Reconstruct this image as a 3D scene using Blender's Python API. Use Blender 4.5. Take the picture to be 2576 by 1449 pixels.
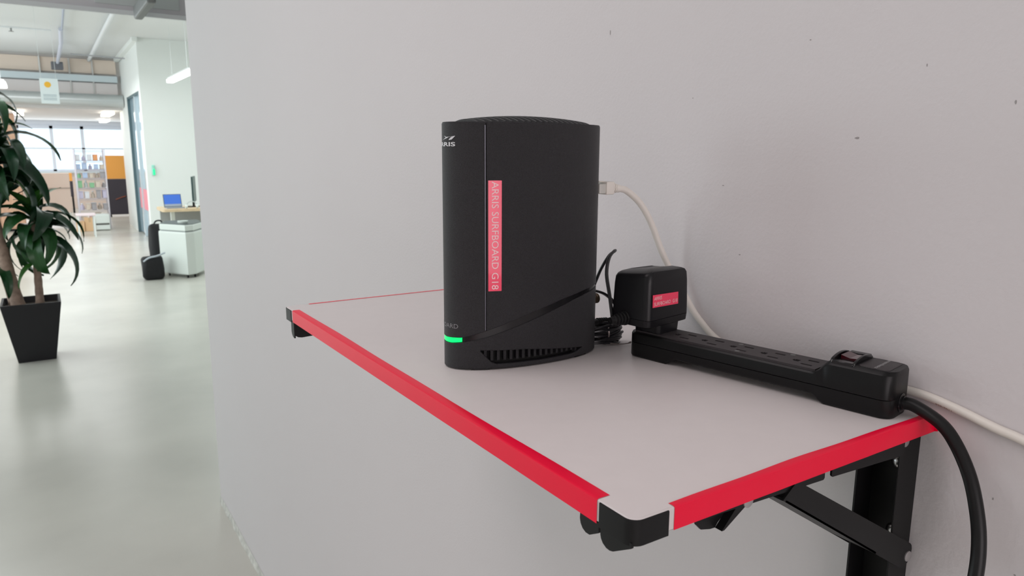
import bpy, bmesh, math, random
from mathutils import Vector, Matrix, noise
sc = bpy.context.scene
for o in list(bpy.data.objects): bpy.data.objects.remove(o)
PI = math.pi
# ------------------------------------------------------------------ camera
cd = bpy.data.cameras.new('camera'); cam = bpy.data.objects.new('camera', cd); sc.collection.objects.link(cam)
YAW, PITCH, ROLL = 0.57430387, 0.18204774, 0.00479228
fw = Vector((math.sin(YAW)*math.cos(PITCH), math.cos(YAW)*math.cos(PITCH), -math.sin(PITCH)))
r0 = Vector((math.cos(YAW), -math.sin(YAW), 0)); u0 = r0.cross(fw)
rt = r0*math.cos(ROLL)+u0*math.sin(ROLL); up = -r0*math.sin(ROLL)+u0*math.cos(ROLL)
M = Matrix((rt, up, -fw)).transposed().to_4x4(); M.translation = Vector((-0.555, 0, 1.56335))
cam.matrix_world = M
cd.sensor_width = 36.0; cd.lens = 36.0*1819.98/2576.0; cd.clip_start = 0.02; cd.clip_end = 200
cd.dof.use_dof = True; cd.dof.focus_distance = 0.60; cd.dof.aperture_fstop = cd.lens/1.3
sc.camera = cam
# ------------------------------------------------------------------ world, exposure
w = bpy.data.worlds.new('world'); sc.world = w; w.use_nodes = True
bg = w.node_tree.nodes['Background']; bg.inputs[0].default_value = (0.74, 0.90, 1.0, 1); bg.inputs[1].default_value = 1.6
sc.view_settings.view_transform = 'Standard'; sc.view_settings.look = 'None'
sc.view_settings.exposure = 0.0; sc.view_settings.gamma = 1.0; sc.view_settings.use_curve_mapping = False
# ------------------------------------------------------------------ large lights (daylight entering the side windows, ceiling panels out of frame)
def area(name, loc, rot, sx, sy, power, col):
    l = bpy.data.lights.new(name, 'AREA'); l.shape = 'RECTANGLE'; l.size = sx; l.size_y = sy; l.energy = power; l.color = col
    o = bpy.data.objects.new(name, l); o.location = loc; o.rotation_euler = rot; sc.collection.objects.link(o); return o
for i, (y, p, c) in enumerate([(4.8, 20, (.95, 1.0, .965)), (8.0, 46, (.94, 1.0, .965)), (11.2, 46, (.94, 1.0, .965)), (14.4, 42, (.96, 1, .98)), (17.6, 34, (.98, 1, .98)), (20.8, 34, (1, 1, 1))]):
    area('window_daylight', (-4.93, y, 1.9), (0, -PI/2, 0), 1.9, 2.3, p, c)
area('rear_window_daylight', (-1.7, -3.40, 1.75), (PI/2, 0, 0), 2.9, 1.9, 55, (1.0, .91, .925))
area('ceiling_panel_light', (-1.6, 1.2, 3.40), (0, 0, 0), 1.6, 1.6, 22, (1.0, .90, .915))
area('ceiling_panel_light', (-1.4, 7.5, 3.30), (0, 0, 0), 1.2, 3.0, 62, (.93, 1.0, .98))
area('ceiling_panel_light', (2.1, 10.8, 3.30), (0, 0, 0), 1.2, 3.0, 52, (.92, 1.0, .98))
area('ceiling_panel_light', (-.6, 14.0, 2.9), (0, 0, 0), 2.0, 3.0, 60, (1, 1, 1))
area('ceiling_panel_light', (-.4, 20.5, 2.40), (0, 0, 0), 2.5, 4.0, 52, (1.0, .95, .92))
area('far_window_daylight', (.2, 24.1, 1.65), (-PI/2, 0, 0), 4.2, 1.1, 35, (.85, .95, 1.0))

# ------------------------------------------------------------------ helpers
C = sc.collection.objects
def mat(name, col, rough=.5, metal=0, noise_amt=0, nscale=20, bump=0, bscale=200, emit=None, es=0, spec=.5, coat=0, trans=0, ior=1.45, ndist=.0006, alpha=1, stretch=None, detail=3):
    m = bpy.data.materials.new(name); m.use_nodes = True; nt = m.node_tree; b = nt.nodes['Principled BSDF']
    b.inputs['Base Color'].default_value = (*col, 1); b.inputs['Roughness'].default_value = rough; b.inputs['Metallic'].default_value = metal
    b.inputs['Specular IOR Level'].default_value = spec; b.inputs['Coat Weight'].default_value = coat
    b.inputs['Transmission Weight'].default_value = trans; b.inputs['IOR'].default_value = ior; b.inputs['Alpha'].default_value = alpha
    if emit: b.inputs['Emission Color'].default_value = (*emit, 1); b.inputs['Emission Strength'].default_value = es
    tc = nt.nodes.new('ShaderNodeTexCoord'); mp = nt.nodes.new('ShaderNodeMapping'); nt.links.new(tc.outputs['Object'], mp.inputs[0])
    if stretch: mp.inputs['Scale'].default_value = stretch
    if noise_amt:
        n = nt.nodes.new('ShaderNodeTexNoise'); n.inputs['Scale'].default_value = nscale; n.inputs['Detail'].default_value = detail
        nt.links.new(mp.outputs[0], n.inputs['Vector'])
        r = nt.nodes.new('ShaderNodeValToRGB'); r.color_ramp.elements[0].position = .3; r.color_ramp.elements[1].position = .7
        r.color_ramp.elements[0].color = (*[max(0, c*(1-noise_amt)) for c in col], 1); r.color_ramp.elements[1].color = (*[min(1, c*(1+noise_amt)) for c in col], 1)
        nt.links.new(n.outputs['Fac'], r.inputs[0]); nt.links.new(r.outputs[0], b.inputs['Base Color'])
    if bump:
        n2 = nt.nodes.new('ShaderNodeTexNoise'); n2.inputs['Scale'].default_value = bscale; n2.inputs['Detail'].default_value = 3
        nt.links.new(mp.outputs[0], n2.inputs['Vector'])
        bp = nt.nodes.new('ShaderNodeBump'); bp.inputs['Strength'].default_value = bump; bp.inputs['Distance'].default_value = ndist
        nt.links.new(n2.outputs['Fac'], bp.inputs['Height']); nt.links.new(bp.outputs[0], b.inputs['Normal'])
    return m
def V(*a): return Vector(a)
def obj(name, bm, m, parent=None, smooth=False, loc=None):
    me = bpy.data.meshes.new(name); bmesh.ops.recalc_face_normals(bm, faces=bm.faces[:]); bm.to_mesh(me); bm.free()
    if m: me.materials.append(m)
    if smooth:
        for p in me.polygons: p.use_smooth = True
        me.set_sharp_from_angle(angle=math.radians(38))
    o = bpy.data.objects.new(name, me); C.link(o)
    if parent: o.parent = parent
    if loc: o.location = loc
    return o
def tag(o, label, cat, group=None):
    o['label'] = label; o['category'] = cat
    if group: o['group'] = group
    return o
def thing(name, label, cat, loc=(0, 0, 0), rotz=0, group=None):
    o = bpy.data.objects.new(name, None); C.link(o); o.location = loc; o.rotation_euler = (0, 0, rotz); o.empty_display_size = .05
    return tag(o, label, cat, group)
def struct(name, bm, m, parent=None):
    o = obj(name, bm, m, parent)
    if not parent: o['kind'] = 'structure'
    return o
def BM(): return bmesh.new()
def box(bm, x0, x1, y0, y1, z0, z1, bev=0, seg=2, mtx=None):
    vs = [bm.verts.new((x, y, z)) for x in (x0, x1) for y in (y0, y1) for z in (z0, z1)]
    fs = [bm.faces.new([vs[i] for i in f]) for f in ((0,1,3,2),(4,6,7,5),(0,4,5,1),(2,3,7,6),(0,2,6,4),(1,5,7,3))]
    if bev:
        es = list({e for f in fs for e in f.edges})
        r = bmesh.ops.bevel(bm, geom=es, offset=bev, segments=seg, affect='EDGES', profile=.5)
        if mtx:
            vv = {v for f in r['faces'] for v in f.verts} | {v for v in vs if v.is_valid}
            bmesh.ops.transform(bm, matrix=mtx, verts=list(vv))
    elif mtx: bmesh.ops.transform(bm, matrix=mtx, verts=vs)
    return bm
def bx(*a, **k): return box(BM(), *a, **k)
def catmull(pts, n=8):
    pts = [Vector(p) for p in pts]; P = [pts[0]*2-pts[1]]+pts+[pts[-1]*2-pts[-2]]; out = []
    for i in range(1, len(P)-2):
        for k in range(n):
            t = k/n; a, b, c, d = P[i-1:i+3]
            out.append(.5*((2*b)+(c-a)*t+(2*a-5*b+4*c-d)*t*t+(3*b-3*c+d-a)*t**3))
    out.append(pts[-1]); return out
def tube(bm, pts, r, seg=10, caps=True, flat=None):
    pts = [Vector(p) for p in pts]; rings = []; N = len(pts); nrm = None
    for i, p in enumerate(pts):
        t = (pts[min(i+1, N-1)]-pts[max(i-1, 0)]).normalized()
        if nrm is None: nrm = t.orthogonal().normalized()
        nrm = (nrm-t*nrm.dot(t)).normalized(); bi = t.cross(nrm)
        rr = r(i/(N-1)) if callable(r) else r
        rings.append([bm.verts.new(p+nrm*math.cos(2*PI*k/seg)*rr+bi*math.sin(2*PI*k/seg)*rr) for k in range(seg)])
    for a, b in zip(rings, rings[1:]):
        for k in range(seg): bm.faces.new((a[k], a[(k+1) % seg], b[(k+1) % seg], b[k]))
    if caps: bm.faces.new(rings[0][::-1]); bm.faces.new(rings[-1])
    return bm
def loft(bm, rings, caps=True):
    R = [[bm.verts.new(p) for p in r] for r in rings]
    for a, b in zip(R, R[1:]):
        n = len(a)
        for k in range(n):
            bm.faces.new((a[k], a[(k+1) % n], b[(k+1) % n], b[k]))
    if caps: bm.faces.new(R[0][::-1]); bm.faces.new(R[-1])
    return bm
def disc(bm, c, axis, r, h, seg=16, dome=0):
    c = Vector(c); axis = Vector(axis).normalized(); pts = [c, c+axis*h*.7, c+axis*h]
    rs = [r, r, r*.82]
    a = axis.orthogonal().normalized(); b = axis.cross(a)
    rings = [[p+(a*math.cos(2*PI*k/seg)+b*math.sin(2*PI*k/seg))*q for k in range(seg)] for p, q in zip(pts, rs)]
    return loft(bm, rings)
def prism(bm, poly, z0, z1):
    return loft(bm, [[V(x, y, z0) for x, y in poly], [V(x, y, z1) for x, y in poly]])
def plate_holes(bm, x0, x1, y0, y1, z, depth, holes):
    xs = sorted({x0, x1, *[h[0] for h in holes], *[h[1] for h in holes]}); ys = sorted({y0, y1, *[h[2] for h in holes], *[h[3] for h in holes]})
    def inh(x, y): return any(h[0] < x < h[1] and h[2] < y < h[3] for h in holes)
    vc = {}
    def v(x, y, zz):
        k = (round(x, 6), round(y, 6), round(zz, 6))
        if k not in vc: vc[k] = bm.verts.new((x, y, zz))
        return vc[k]
    for i in range(len(xs)-1):
        for j in range(len(ys)-1):
            a, b, c, d = xs[i], xs[i+1], ys[j], ys[j+1]; zz = z-depth if inh((a+b)/2, (c+d)/2) else z
            bm.faces.new((v(a, c, zz), v(b, c, zz), v(b, d, zz), v(a, d, zz)))
    for i in range(len(xs)-1):
        for j in range(len(ys)-1):
            a, b, c, d = xs[i], xs[i+1], ys[j], ys[j+1]; mx, my = (a+b)/2, (c+d)/2
            h = inh(mx, my)
            if i+1 < len(xs)-1 and inh((xs[i+1]+xs[i+2])/2, my) != h: bm.faces.new((v(b, c, z), v(b, d, z), v(b, d, z-depth), v(b, c, z-depth)))
            if j+1 < len(ys)-1 and inh(mx, (ys[j+1]+ys[j+2])/2) != h: bm.faces.new((v(a, d, z), v(b, d, z), v(b, d, z-depth), v(a, d, z-depth)))
    for p, q in (((x0, y0), (x1, y0)), ((x1, y0), (x1, y1)), ((x1, y1), (x0, y1)), ((x0, y1), (x0, y0))):
        bm.faces.new((bm.verts.new((*p, z)), bm.verts.new((*q, z)), bm.verts.new((*q, z-depth-.0004)), bm.verts.new((*p, z-depth-.0004))))
    return bm
def text_bm(s, size, fn, align='LEFT', ext=0, shear=0, xscale=1, offset=0):
    cu = bpy.data.curves.new('t', 'FONT'); cu.body = s; cu.size = size; cu.align_x = align; cu.resolution_u = 3; cu.shear = shear; cu.offset = offset
    o = bpy.data.objects.new('t', cu); C.link(o); dg = bpy.context.evaluated_depsgraph_get(); dg.update()
    me = o.evaluated_get(dg).to_mesh(); bm = BM(); bm.from_mesh(me); o.evaluated_get(dg).to_mesh_clear(); bpy.data.objects.remove(o); bpy.data.curves.remove(cu)
    w = max([v.co.x for v in bm.verts] or [1])
    for _ in range(1): bmesh.ops.subdivide_edges(bm, edges=[e for e in bm.edges if e.calc_length() > size*.35], cuts=1)
    for v in bm.verts: v.co = fn(v.co.x*xscale, v.co.y)
    return bm, w
def text_width(s, size):
    b, w = text_bm(s, size, lambda x, y: V(x, y, 0)); b.free(); return w

# ------------------------------------------------------------------ materials
M_wall = mat('wall_paint', (.69, .662, .670), .62, noise_amt=.012, nscale=1.2, bump=.35, bscale=260, ndist=.0008)
M_wall2 = mat('white_wall_paint', (.84, .87, .85), .6)
M_floor = mat('polished_concrete', (.585, .57, .52), .27, noise_amt=.10, nscale=1.1, bump=.04, bscale=9, ndist=.004, detail=8, spec=.6)
M_ceil = mat('ceiling_paint', (.74, .75, .75), .8)
M_peach = mat('peach_panel', (.86, .72, .64), .7)
M_top = mat('shelf_laminate', (.72, .672, .665), .42, noise_amt=.01, nscale=60, bump=.05, bscale=900, ndist=.0002)
M_edge = mat('white_edge', (.72, .70, .69), .5)
M_tape = mat('red_tape', (.95, .0, .042), .36, spec=.4, bump=.25, bscale=60, ndist=.0006, stretch=(1, .25, 1))
M_blk = mat('black_powder_coat', (.008, .008, .0085), .45, spec=.3, bump=.1, bscale=1500, ndist=.0001)
M_plas = mat('black_textured_plastic', (.018, .0172, .020), .40, noise_amt=.55, nscale=1300, bump=1.0, bscale=2200, ndist=.0007, spec=.5)
M_gloss = mat('black_gloss_plastic', (.008, .008, .009), .18)
M_dark = mat('vent_dark', (.003, .003, .003), .8)
M_strip = mat('strip_plastic', (.006, .006, .0065), .36, spec=.28, bump=.15, bscale=1800, ndist=.0001)
M_strip2 = mat('strip_face_plastic', (.046, .041, .043), .5, spec=.4, bump=.15, bscale=1500, ndist=.0001)
M_adapt = mat('adapter_plastic', (.007, .007, .0085), .33, spec=.35, bump=.25, bscale=1700, ndist=.00012)
M_rub = mat('black_rubber', (.007, .007, .0075), .38, spec=.35)
M_white = mat('white_cable', (.80, .76, .70), .42)
M_clear = mat('clear_connector', (.80, .79, .74), .2, trans=.3)
M_metal = mat('zinc_metal', (.62, .62, .62), .25, 1)
M_rivet = mat('rivet_metal', (.50, .48, .48), .35, .7)
M_label = mat('red_label', (.98, .05, .13), .22, coat=.4)
M_labelt = mat('label_lettering', (.95, .66, .68), .4)
M_print = mat('silver_print', (.72, .73, .75), .4)
M_print2 = mat('grey_print', (.27, .27, .28), .4)
M_led = mat('green_led', (.0, .5, .15), .3, emit=(.0, .85, .16), es=1.05)
M_switch = mat('dark_red_switch', (.05, .004, .008), .18, coat=.5)
M_grey = mat('grey_print_mark', (.33, .33, .33), .5)

# ================================================================== SETTING
WX = .003                                                              # face of the near wall
struct('floor', bx(-5, 4.5, -3.5, 24.5, -.1, 0), M_floor)
struct('ceiling', bx(-5, 4.5, -3.5, 17.5, 3.47, 3.6), M_ceil)
struct('ceiling_2', bx(-5, 4.5, 17.5, 24.5, 2.44, 3.6), mat('lower_ceiling_paint', (.76, .72, .70), .7))
bm = bx(WX, WX+.16, -3.5, 3.30, 0, 3.47, bev=.006, seg=3); struct('wall_right', bm, M_wall)
bm = BM(); rnd = random.Random(4)                                      # ragged plaster foot of the wall
ys = [-.5+i*.05 for i in range(77)]
rows = [[V(WX-.0005-d*(.5+rnd.random()), y, z) for y in ys] for d, z in ((0, .03), (.003, .012), (.006, 0))]
for a, b in zip(rows, rows[1:]):
    A = [bm.verts.new(p) for p in a]; B = [bm.verts.new(p) for p in b]
    for i in range(len(ys)-1): bm.faces.new((A[i], A[i+1], B[i+1], B[i]))
struct('baseboard_right', bm, mat('chipped_plaster', (.62, .62, .58), .8, noise_amt=.2, nscale=30))
struct('wall_rear', bx(-5, 4.5, -3.7, -3.5, 0, 3.6), M_wall)
bm = BM(); box(bm, -5.2, -5, -3.5, 24.5, 0, .8); box(bm, -5.2, -5, -3.5, 24.5, 2.95, 3.6)
box(bm, -5.2, -5, -3.5, 3.0, .8, 2.95)  # unseen bays closed here to cut the side light on the near wall
for y in [3.2, 6.4, 9.6, 12.8, 16, 19.2, 22.4]: box(bm, -5.2, -5, y-.35, y+.35, .8, 2.95)
struct('wall_left', bm, M_wall2)
struct('wall_far_right', bx(4.3, 4.5, -3.5, 24.5, 0, 3.6), M_wall2)
struct('wall_partition', bx(1.02, 4.3, 14.1, 14.25, 0, 3.47), M_wall2)    # the bright wall behind the desk
# side face of that block with the glazed opening in it
bm = BM(); box(bm, 1.03, 1.17, 14.25, 14.42, 0, 3.47); box(bm, 1.03, 1.17, 14.42, 16.35, 2.63, 3.47); box(bm, 1.045, 1.17, 16.35, 18.2, 0, 3.47)
struct('wall_side', bm, M_wall2)
struct('wall_back_partition', bx(1.17, 4.3, 18.2, 18.35, 0, 3.47), M_wall2)
d1 = struct('door_1', bx(1.075, 1.085, 14.46, 16.31, .02, 2.6), mat('door_glass', (.62, .78, .88), .08, trans=.35, spec=.8))
bm = BM(); box(bm, 1.025, 1.10, 16.31, 16.35, 0, 2.63); box(bm, 1.035, 1.10, 14.42, 14.46, 0, 2.63); box(bm, 1.035, 1.10, 14.42, 16.35, 2.59, 2.63)
obj('door_frame', bm, mat('dark_teal_frame', (.10, .16, .18), .4), d1)
obj('door_frame', bx(1.04, 1.10, 15.30, 15.36, 0, 2.59), mat('pale_frame', (.62, .70, .74), .4), d1)
tag(obj('notice', bx(1.066, 1.073, 14.75, 15.9, .52, .90), mat('pink_notice', (.85, .30, .36), .5)), 'pink rectangular notice stuck low on the glass door', 'notice')
# window wall
bm = BM(); Y0, Y1 = 24.3, 24.5
box(bm, -5, 4.5, Y0, Y1, 0, 1.05); box(bm, -5, 4.5, Y0, Y1, 2.26, 3.6); box(bm, -5, -.95, Y0, Y1, 1.05, 2.26); box(bm, 1.80, 4.5, Y0, Y1, 1.05, 2.26)
struct('wall_back', bm, M_peach)
M_frame = mat('window_frame', (.84, .90, 1.0), .4)
M_glass = mat('pane_glass', (.95, .98, 1), .02, trans=1, ior=1.02, spec=.2)
for i, (a, b) in enumerate([(-.95, -.16), (-.16, .58), (.58, 1.80)]):
    bm = BM()
    for x0, x1, z0, z1 in ((a, a+.04, 1.05, 2.30), (b-.04, b, 1.05, 2.30), (a, b, 2.22, 2.34), (a, b, 1.05, 1.10), (a, b, 1.66, 1.70)): box(bm, x0, x1, Y0-.03, Y0+.06, z0, z1)
    f = struct('window_%d' % (i+1), bm, M_frame)
    for z0, z1 in ((1.10, 1.66), (1.70, 2.22)): obj('pane', bx(a+.04, b-.04, Y0+.02, Y0+.026, z0, z1), M_glass, f)
struct('trim_1', bx(-5, 1.9, Y0-.12, Y0, 2.34, 2.44), M_frame)
struct('trim_2', bx(-2.2, 1.8, Y0-.16, Y0, 1.00, 1.05), mat('sill', (.72, .82, .88), .5))
# front of the lowered ceiling, with its ledges
struct('trim_3', bx(-4.9, .975, 17.30, 17.5, 2.98, 3.10), mat('pale_blue_ledge', (.66, .74, .78), .5))
struct('trim_4', bx(-4.9, .975, 17.44, 17.5, 3.15, 3.42), mat('orange_lit_panel', (.86, .72, .62), .6))  # orange light on the beam face is put into this colour
struct('trim_5', bx(-4.9, .975, 17.42, 17.5, 2.72, 2.96), mat('pale_warm_panel', (.86, .79, .78), .6))
bm = BM()
for x in (-.35, .15, .55): box(bm, x-.015, x+.015, 17.40, 17.44, 2.72, 3.42)
struct('trim_6', bm, mat('panel_joint', (.66, .64, .62), .6))
# cornice along the side wall
struct('trim_7', bx(.95, 1.03, 14.0, 17.5, 3.40, 3.47), M_wall2)
# slight scuffs on the near wall
bm = BM()
for (y, z, a, b) in [(.35, 1.578, .0022, .0010), (.485, 1.535, .0012, .0004), (.66, 1.70, .001, .003), (.30, 1.63, .0004, .0013), (.238, 1.60, .0006, .0014), (.40, 1.66, .001, .0005), (.46, 1.47, .0013, .0005), (.53, 1.62, .0008, .0006), (.2, 1.27, .0007, .0007), (.22, 1.32, .0006, .0012)]:
    vs = [bm.verts.new((WX-.00015, y+math.cos(k*PI/4)*a*(.7+.5*rnd.random()), z+math.sin(k*PI/4)*b*(.7+.5*rnd.random()))) for k in range(8)]; bm.faces.new(vs)
wr = bpy.data.objects['wall_right']; sm = obj('scuff_mark', bm, mat('scuff', (.36, .34, .34), .7), wr); sm['kind'] = 'stuff'

# ================================================================== SHELF (wall-mounted folding table)
TZ = 1.3702; AX = -.3048; Y_A = .2657; Y_B = .924; TH = .0137
sh = thing('wall_shelf', 'pale grey wall-mounted folding shelf with red taped edges and black brackets', 'shelf', (0, .6, TZ))
def S(o):
    o.parent = sh; o.matrix_parent_inverse = Matrix.Translation((0, -.6, -TZ)); return o
def rrect(x0, x1, y0, y1, r, n=5):
    out = []
    for cx, cy, a0 in ((x1-r, y0+r, -PI/2), (x1-r, y1-r, 0), (x0+r, y1-r, PI/2), (x0+r, y0+r, PI)):
        for k in range(n+1): a = a0+k/n*PI/2; out.append((cx+r*math.cos(a), cy+r*math.sin(a)))
    return out
bm = BM()
def board_ring(ins, z): return [V(min(x, WX), y, z) for x, y in rrect(AX+ins, WX+.02, Y_A+ins, Y_B-ins, .007)]
loft(bm, [board_ring(.0006, TZ-TH), board_ring(0, TZ-TH+.0006), board_ring(0, TZ-.0006), board_ring(.0006, TZ)])
S(obj('shelf_board', bm, M_top, smooth=True))
def tape(path_out, top_w, z_under, wav, seed, lift=.00035):
    # strip folded over an edge: path_out(t)-> (point on the outer top edge, inward unit vector)
    rn = random.Random(seed); bm = BM(); rows = []; N = 60
    for i in range(N+1):
        t = i/N; p, inn = path_out(t); tw = top_w*(1+wav*math.sin(t*7+seed)+wav*.5*math.sin(t*19)); out = -inn
        wob = .00012*noise.noise(V(t*14, seed, 0))
        prof = [p+inn*tw+V(0, 0, .0001), p+inn*tw+V(0, 0, lift), p+inn*.0012+V(0, 0, lift+.0001), p+out*(lift*.7)+V(0, 0, -.0002), p+out*(lift+wob)+V(0, 0, -.0020), p+out*(lift+wob)+V(0, 0, -TH-z_under*(1+.03*math.sin(t*11+seed))), p+out*.00005+V(0, 0, -TH-z_under)]
        rows.append([bm.verts.new(q) for q in prof])
    for a, b in zip(rows, rows[1:]):
        for k in range(len(a)-1): bm.faces.new((a[k], a[k+1], b[k+1], b[k]))
    return bm
S(obj('edge_tape', tape(lambda t: (V(AX, Y_A+.030+t*(Y_B-.032-Y_A-.030), TZ), V(1, 0, 0)), .0085, .0010, .07, 2), M_tape, smooth=True))
S(obj('edge_tape', tape(lambda t: (V(AX+.0305+t*(WX-.0005-AX-.0305), Y_A, TZ), V(0, 1, 0)), .0052, .0002, .12, 5), M_tape, smooth=True))
S(obj('edge_tape', tape(lambda t: (V(AX+.030+t*(WX-AX-.0305), Y_B, TZ), V(0, -1, 0)), .004, .0006, .10, 9), M_tape, smooth=True))
# tape end that runs up onto the wall
bm = BM(); a = [bm.verts.new(p) for p in (V(WX-.0004, Y_A-.0003, TZ-TH), V(WX-.0004, Y_A-.0030, TZ-TH+.0008), V(WX-.0004, Y_A-.0040, TZ-.0008), V(WX-.0004, Y_A-.0003, TZ))]; bm.faces.new(a)
S(obj('tape_end', bm, M_tape))
# corner protectors
def corner(yc, sgn):
    bm = BM(); r = .007; t = .0009; pts = []
    y = yc
    path = [V(AX, y+sgn*.0275, 0)]
    for k in range(7):
        a = k/6*PI/2; path.append(V(AX+r-r*math.cos(a), y+sgn*(r-r*math.sin(a)), 0))
    path.append(V(AX+.0260, y, 0))
    nrm = []
    for i, p in enumerate(path):
        if i == 0: n = V(-1, 0, 0)
        elif i == len(path)-1: n = V(0, -sgn, 0)
        else: a = (i-1)/6*PI/2; n = V(-math.cos(a), -sgn*math.sin(a), 0)
        nrm.append(n)
    zt, zb = TZ-.0006, TZ-TH-.0020
    rings = [[p+n*.0001+V(0, 0, zt), p+n*t+V(0, 0, zt-.0003), p+n*t+V(0, 0, zb), p+n*.0001+V(0, 0, zb)] for p, n in zip(path, nrm)]
    loft(bm, rings); return bm
S(obj('corner_guard', corner(Y_A, 1), M_blk, smooth=True)); S(obj('corner_guard', corner(Y_B, -1), M_blk, smooth=True))
# rounded tabs of the folding hinges below the front edge
def tab(pts, x, th=.0018):
    bm = BM(); loft(bm, [[V(x, y, TZ-z) for y, z in pts], [V(x+th, y, TZ-z) for y, z in pts]]); return bm
S(obj('bracket_tab', tab([(.2670, TH), (.2925, TH), (.2929, .0200), (.2922, .0225), (.2905, .0247), (.2875, .0262), (.2845, .0264), (.2815, .0255), (.2670, .0168)], AX+.0003), M_blk))
S(obj('bracket_tab', tab([(.2945, TH), (.3115, TH), (.3118, .0185), (.3110, .0215), (.3090, .0240), (.3060, .0253), (.3025, .0252), (.2945, .0205)], AX+.0003), M_blk))
S(obj('bracket_tab', tab([(.8930, TH), (.9045, TH), (.9045, .0290), (.9025, .0325), (.8990, .0350), (.8930, .0360)], AX+.0010), M_blk))
bm = BM(); q = [(-.3031, TZ-TH), (-.3029, 1.3400), (-.2998, 1.3347), (-.2955, 1.3319), (-.2906, 1.3310), (-.2600, 1.3325), (-.2600, TZ-TH)]
loft(bm, [[V(x, .9050, z) for x, z in q], [V(x, .9066, z) for x, z in q]]); S(obj('bracket_tab', bm, M_blk))
def bracket(yn, sgn):
    # yn: outer (camera side) flange plane; the channel extends by sgn*0.034
    p = []
    bm = BM(); Wd = .034*sgn
    def by(y0, y1): return (min(y0, y1), max(y0, y1))
    # rail
    box(bm, -.0245, WX-.0002, *by(yn, yn+.0015*sgn), 1.165, TZ-TH-.0005, bev=.0004, seg=1)
    box(bm, -.0022, WX-.0002, *by(yn+.0015*sgn, yn+Wd), 1.165, TZ-TH-.004)
    box(bm, -.0245, WX-.0002, *by(yn+Wd-.0015*sgn, yn+Wd), 1.165, TZ-TH-.004)
    S(obj('wall_rail', bm, M_blk))
    # arm under the board: two angle pieces with a gap
    bm = BM(); ya = yn-.0035*sgn
    for x0, x1, d0, d1 in ((AX+.0285, -.1255, .0172, .0232), (-.1175, -.0265, .0235, .0285)):
        pts = [(x0, TZ-TH), (x1, TZ-TH), (x1, TZ-d1+.0012), (x1-.0012, TZ-d1), (x0+.0012, TZ-d0-.0001), (x0, TZ-d0+.0012)]
        loft(bm, [[V(x, ya, z) for x, z in pts], [V(x, ya+.0015*sgn, z) for x, z in pts]])
        box(bm, x0, x1, *by(ya, ya+.026*sgn), TZ-TH-.0014, TZ-TH-.0001)
        loft(bm, [[V(x, ya+.0260*sgn, z) for x, z in pts], [V(x, ya+.0245*sgn, z) for x, z in pts]])
    S(obj('support_arm', bm, M_blk))
    # diagonal brace (a U channel)
    p0 = V(-.163, 0, 1.3515); p1 = V(-.0105, 0, 1.2545); d = (p1-p0).normalized(); n = V(-d.z, 0, d.x)
    if n.z < 0: n = -n
    L = (p1-p0).length; hw = .0105
    pts = [p0+n*hw, p0+d*L+n*hw]
    for k in range(1, 8): a = PI/2-k/8*PI; pts.append(p0+d*(L+hw*.75*math.cos(a))+n*hw*math.sin(a))
    pts += [p0+d*L-n*hw, p0-n*hw+d*-.003]
    bm = BM(); yb = yn-.0032*sgn
    q = [V(v.x, 0, min(v.z, TZ-TH-.002)) for v in pts]
    loft(bm, [[v+V(0, yb-.0016*sgn, 0) for v in q], [v+V(0, yb-.0001*sgn, 0) for v in q]])
    loft(bm, [[v+V(0, yn+Wd+.0016*sgn, 0) for v in q], [v+V(0, yn+Wd+.0001*sgn, 0) for v in q]])
    e = [p0-n*hw, p0+d*(L-.045)-n*hw, p0+d*(L-.045)-n*(hw-.0015), p0-n*(hw-.0015)]
    loft(bm, [[v+V(0, yb-.0016*sgn, 0) for v in e], [v+V(0, yn+Wd+.0016*sgn, 0) for v in e]])
    S(obj('brace', bm, M_blk))
    # release lever
    pts = [(-.2430, TZ-TH-.001), (-.2415, 1.3440), (-.2370, 1.3395), (-.2290, 1.3375), (-.2245, 1.3372), (-.2222, 1.3400), (-.2060, 1.3535), (-.2000, TZ-TH-.001)]
    bm = BM(); loft(bm, [[V(x, yn+.004*sgn, z) for x, z in pts], [V(x, yn+.0055*sgn, z) for x, z in pts]])
    pts = [(-.2235, 1.3375), (-.2245, 1.3372), (-.2222, 1.3372), (-.2005, 1.3500), (-.2005, TZ-TH-.001), (-.2065, TZ-TH-.001)]
    loft(bm, [[V(x, yn-.0015*sgn, z) for x, z in pts[1:]], [V(x, yn+.004*sgn, z) for x, z in pts[1:]]])
    S(obj('release_lever', bm, M_blk))
    for x, z in ((-.0077, 1.2534), (-.0195, 1.3500), (-.2045, 1.3528)):
        S(obj('rivet', disc(BM(), (x, (yb-.0016*sgn) if z < 1.3 else (ya if x < -.1 else yn), z), (0, -sgn, 0), .0043, .0012), M_rivet, smooth=True))
    for y, z in ((yn+.0130*sgn, 1.3245), (yn+.0118*sgn, 1.2668), (yn+.0125*sgn, 1.205)):
        bm = BM(); rings = []
        for k in range(5):
            a = k/4*PI/2*.92; rings.append([V(-.0022-.0032*math.sin(a), y+.0052*math.cos(a)*math.cos(j*PI/8), z+.0052*math.cos(a)*math.sin(j*PI/8)) for j in range(16)])
        loft(bm, rings); s = S(obj('screw', bm, M_metal, smooth=True))
        bm = BM(); box(bm, -.0056, -.0050, y-.0032, y+.0032, z-.0006, z+.0006); box(bm, -.0056, -.0050, y-.0006, y+.0006, z-.0032, z+.0032)
        c = obj('screw_recess', bm, M_dark); c.parent = s; c.matrix_parent_inverse = Matrix.Translation((0, -.6, -TZ))
bracket(.2745, 1); bracket(.9150, -1)

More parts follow.
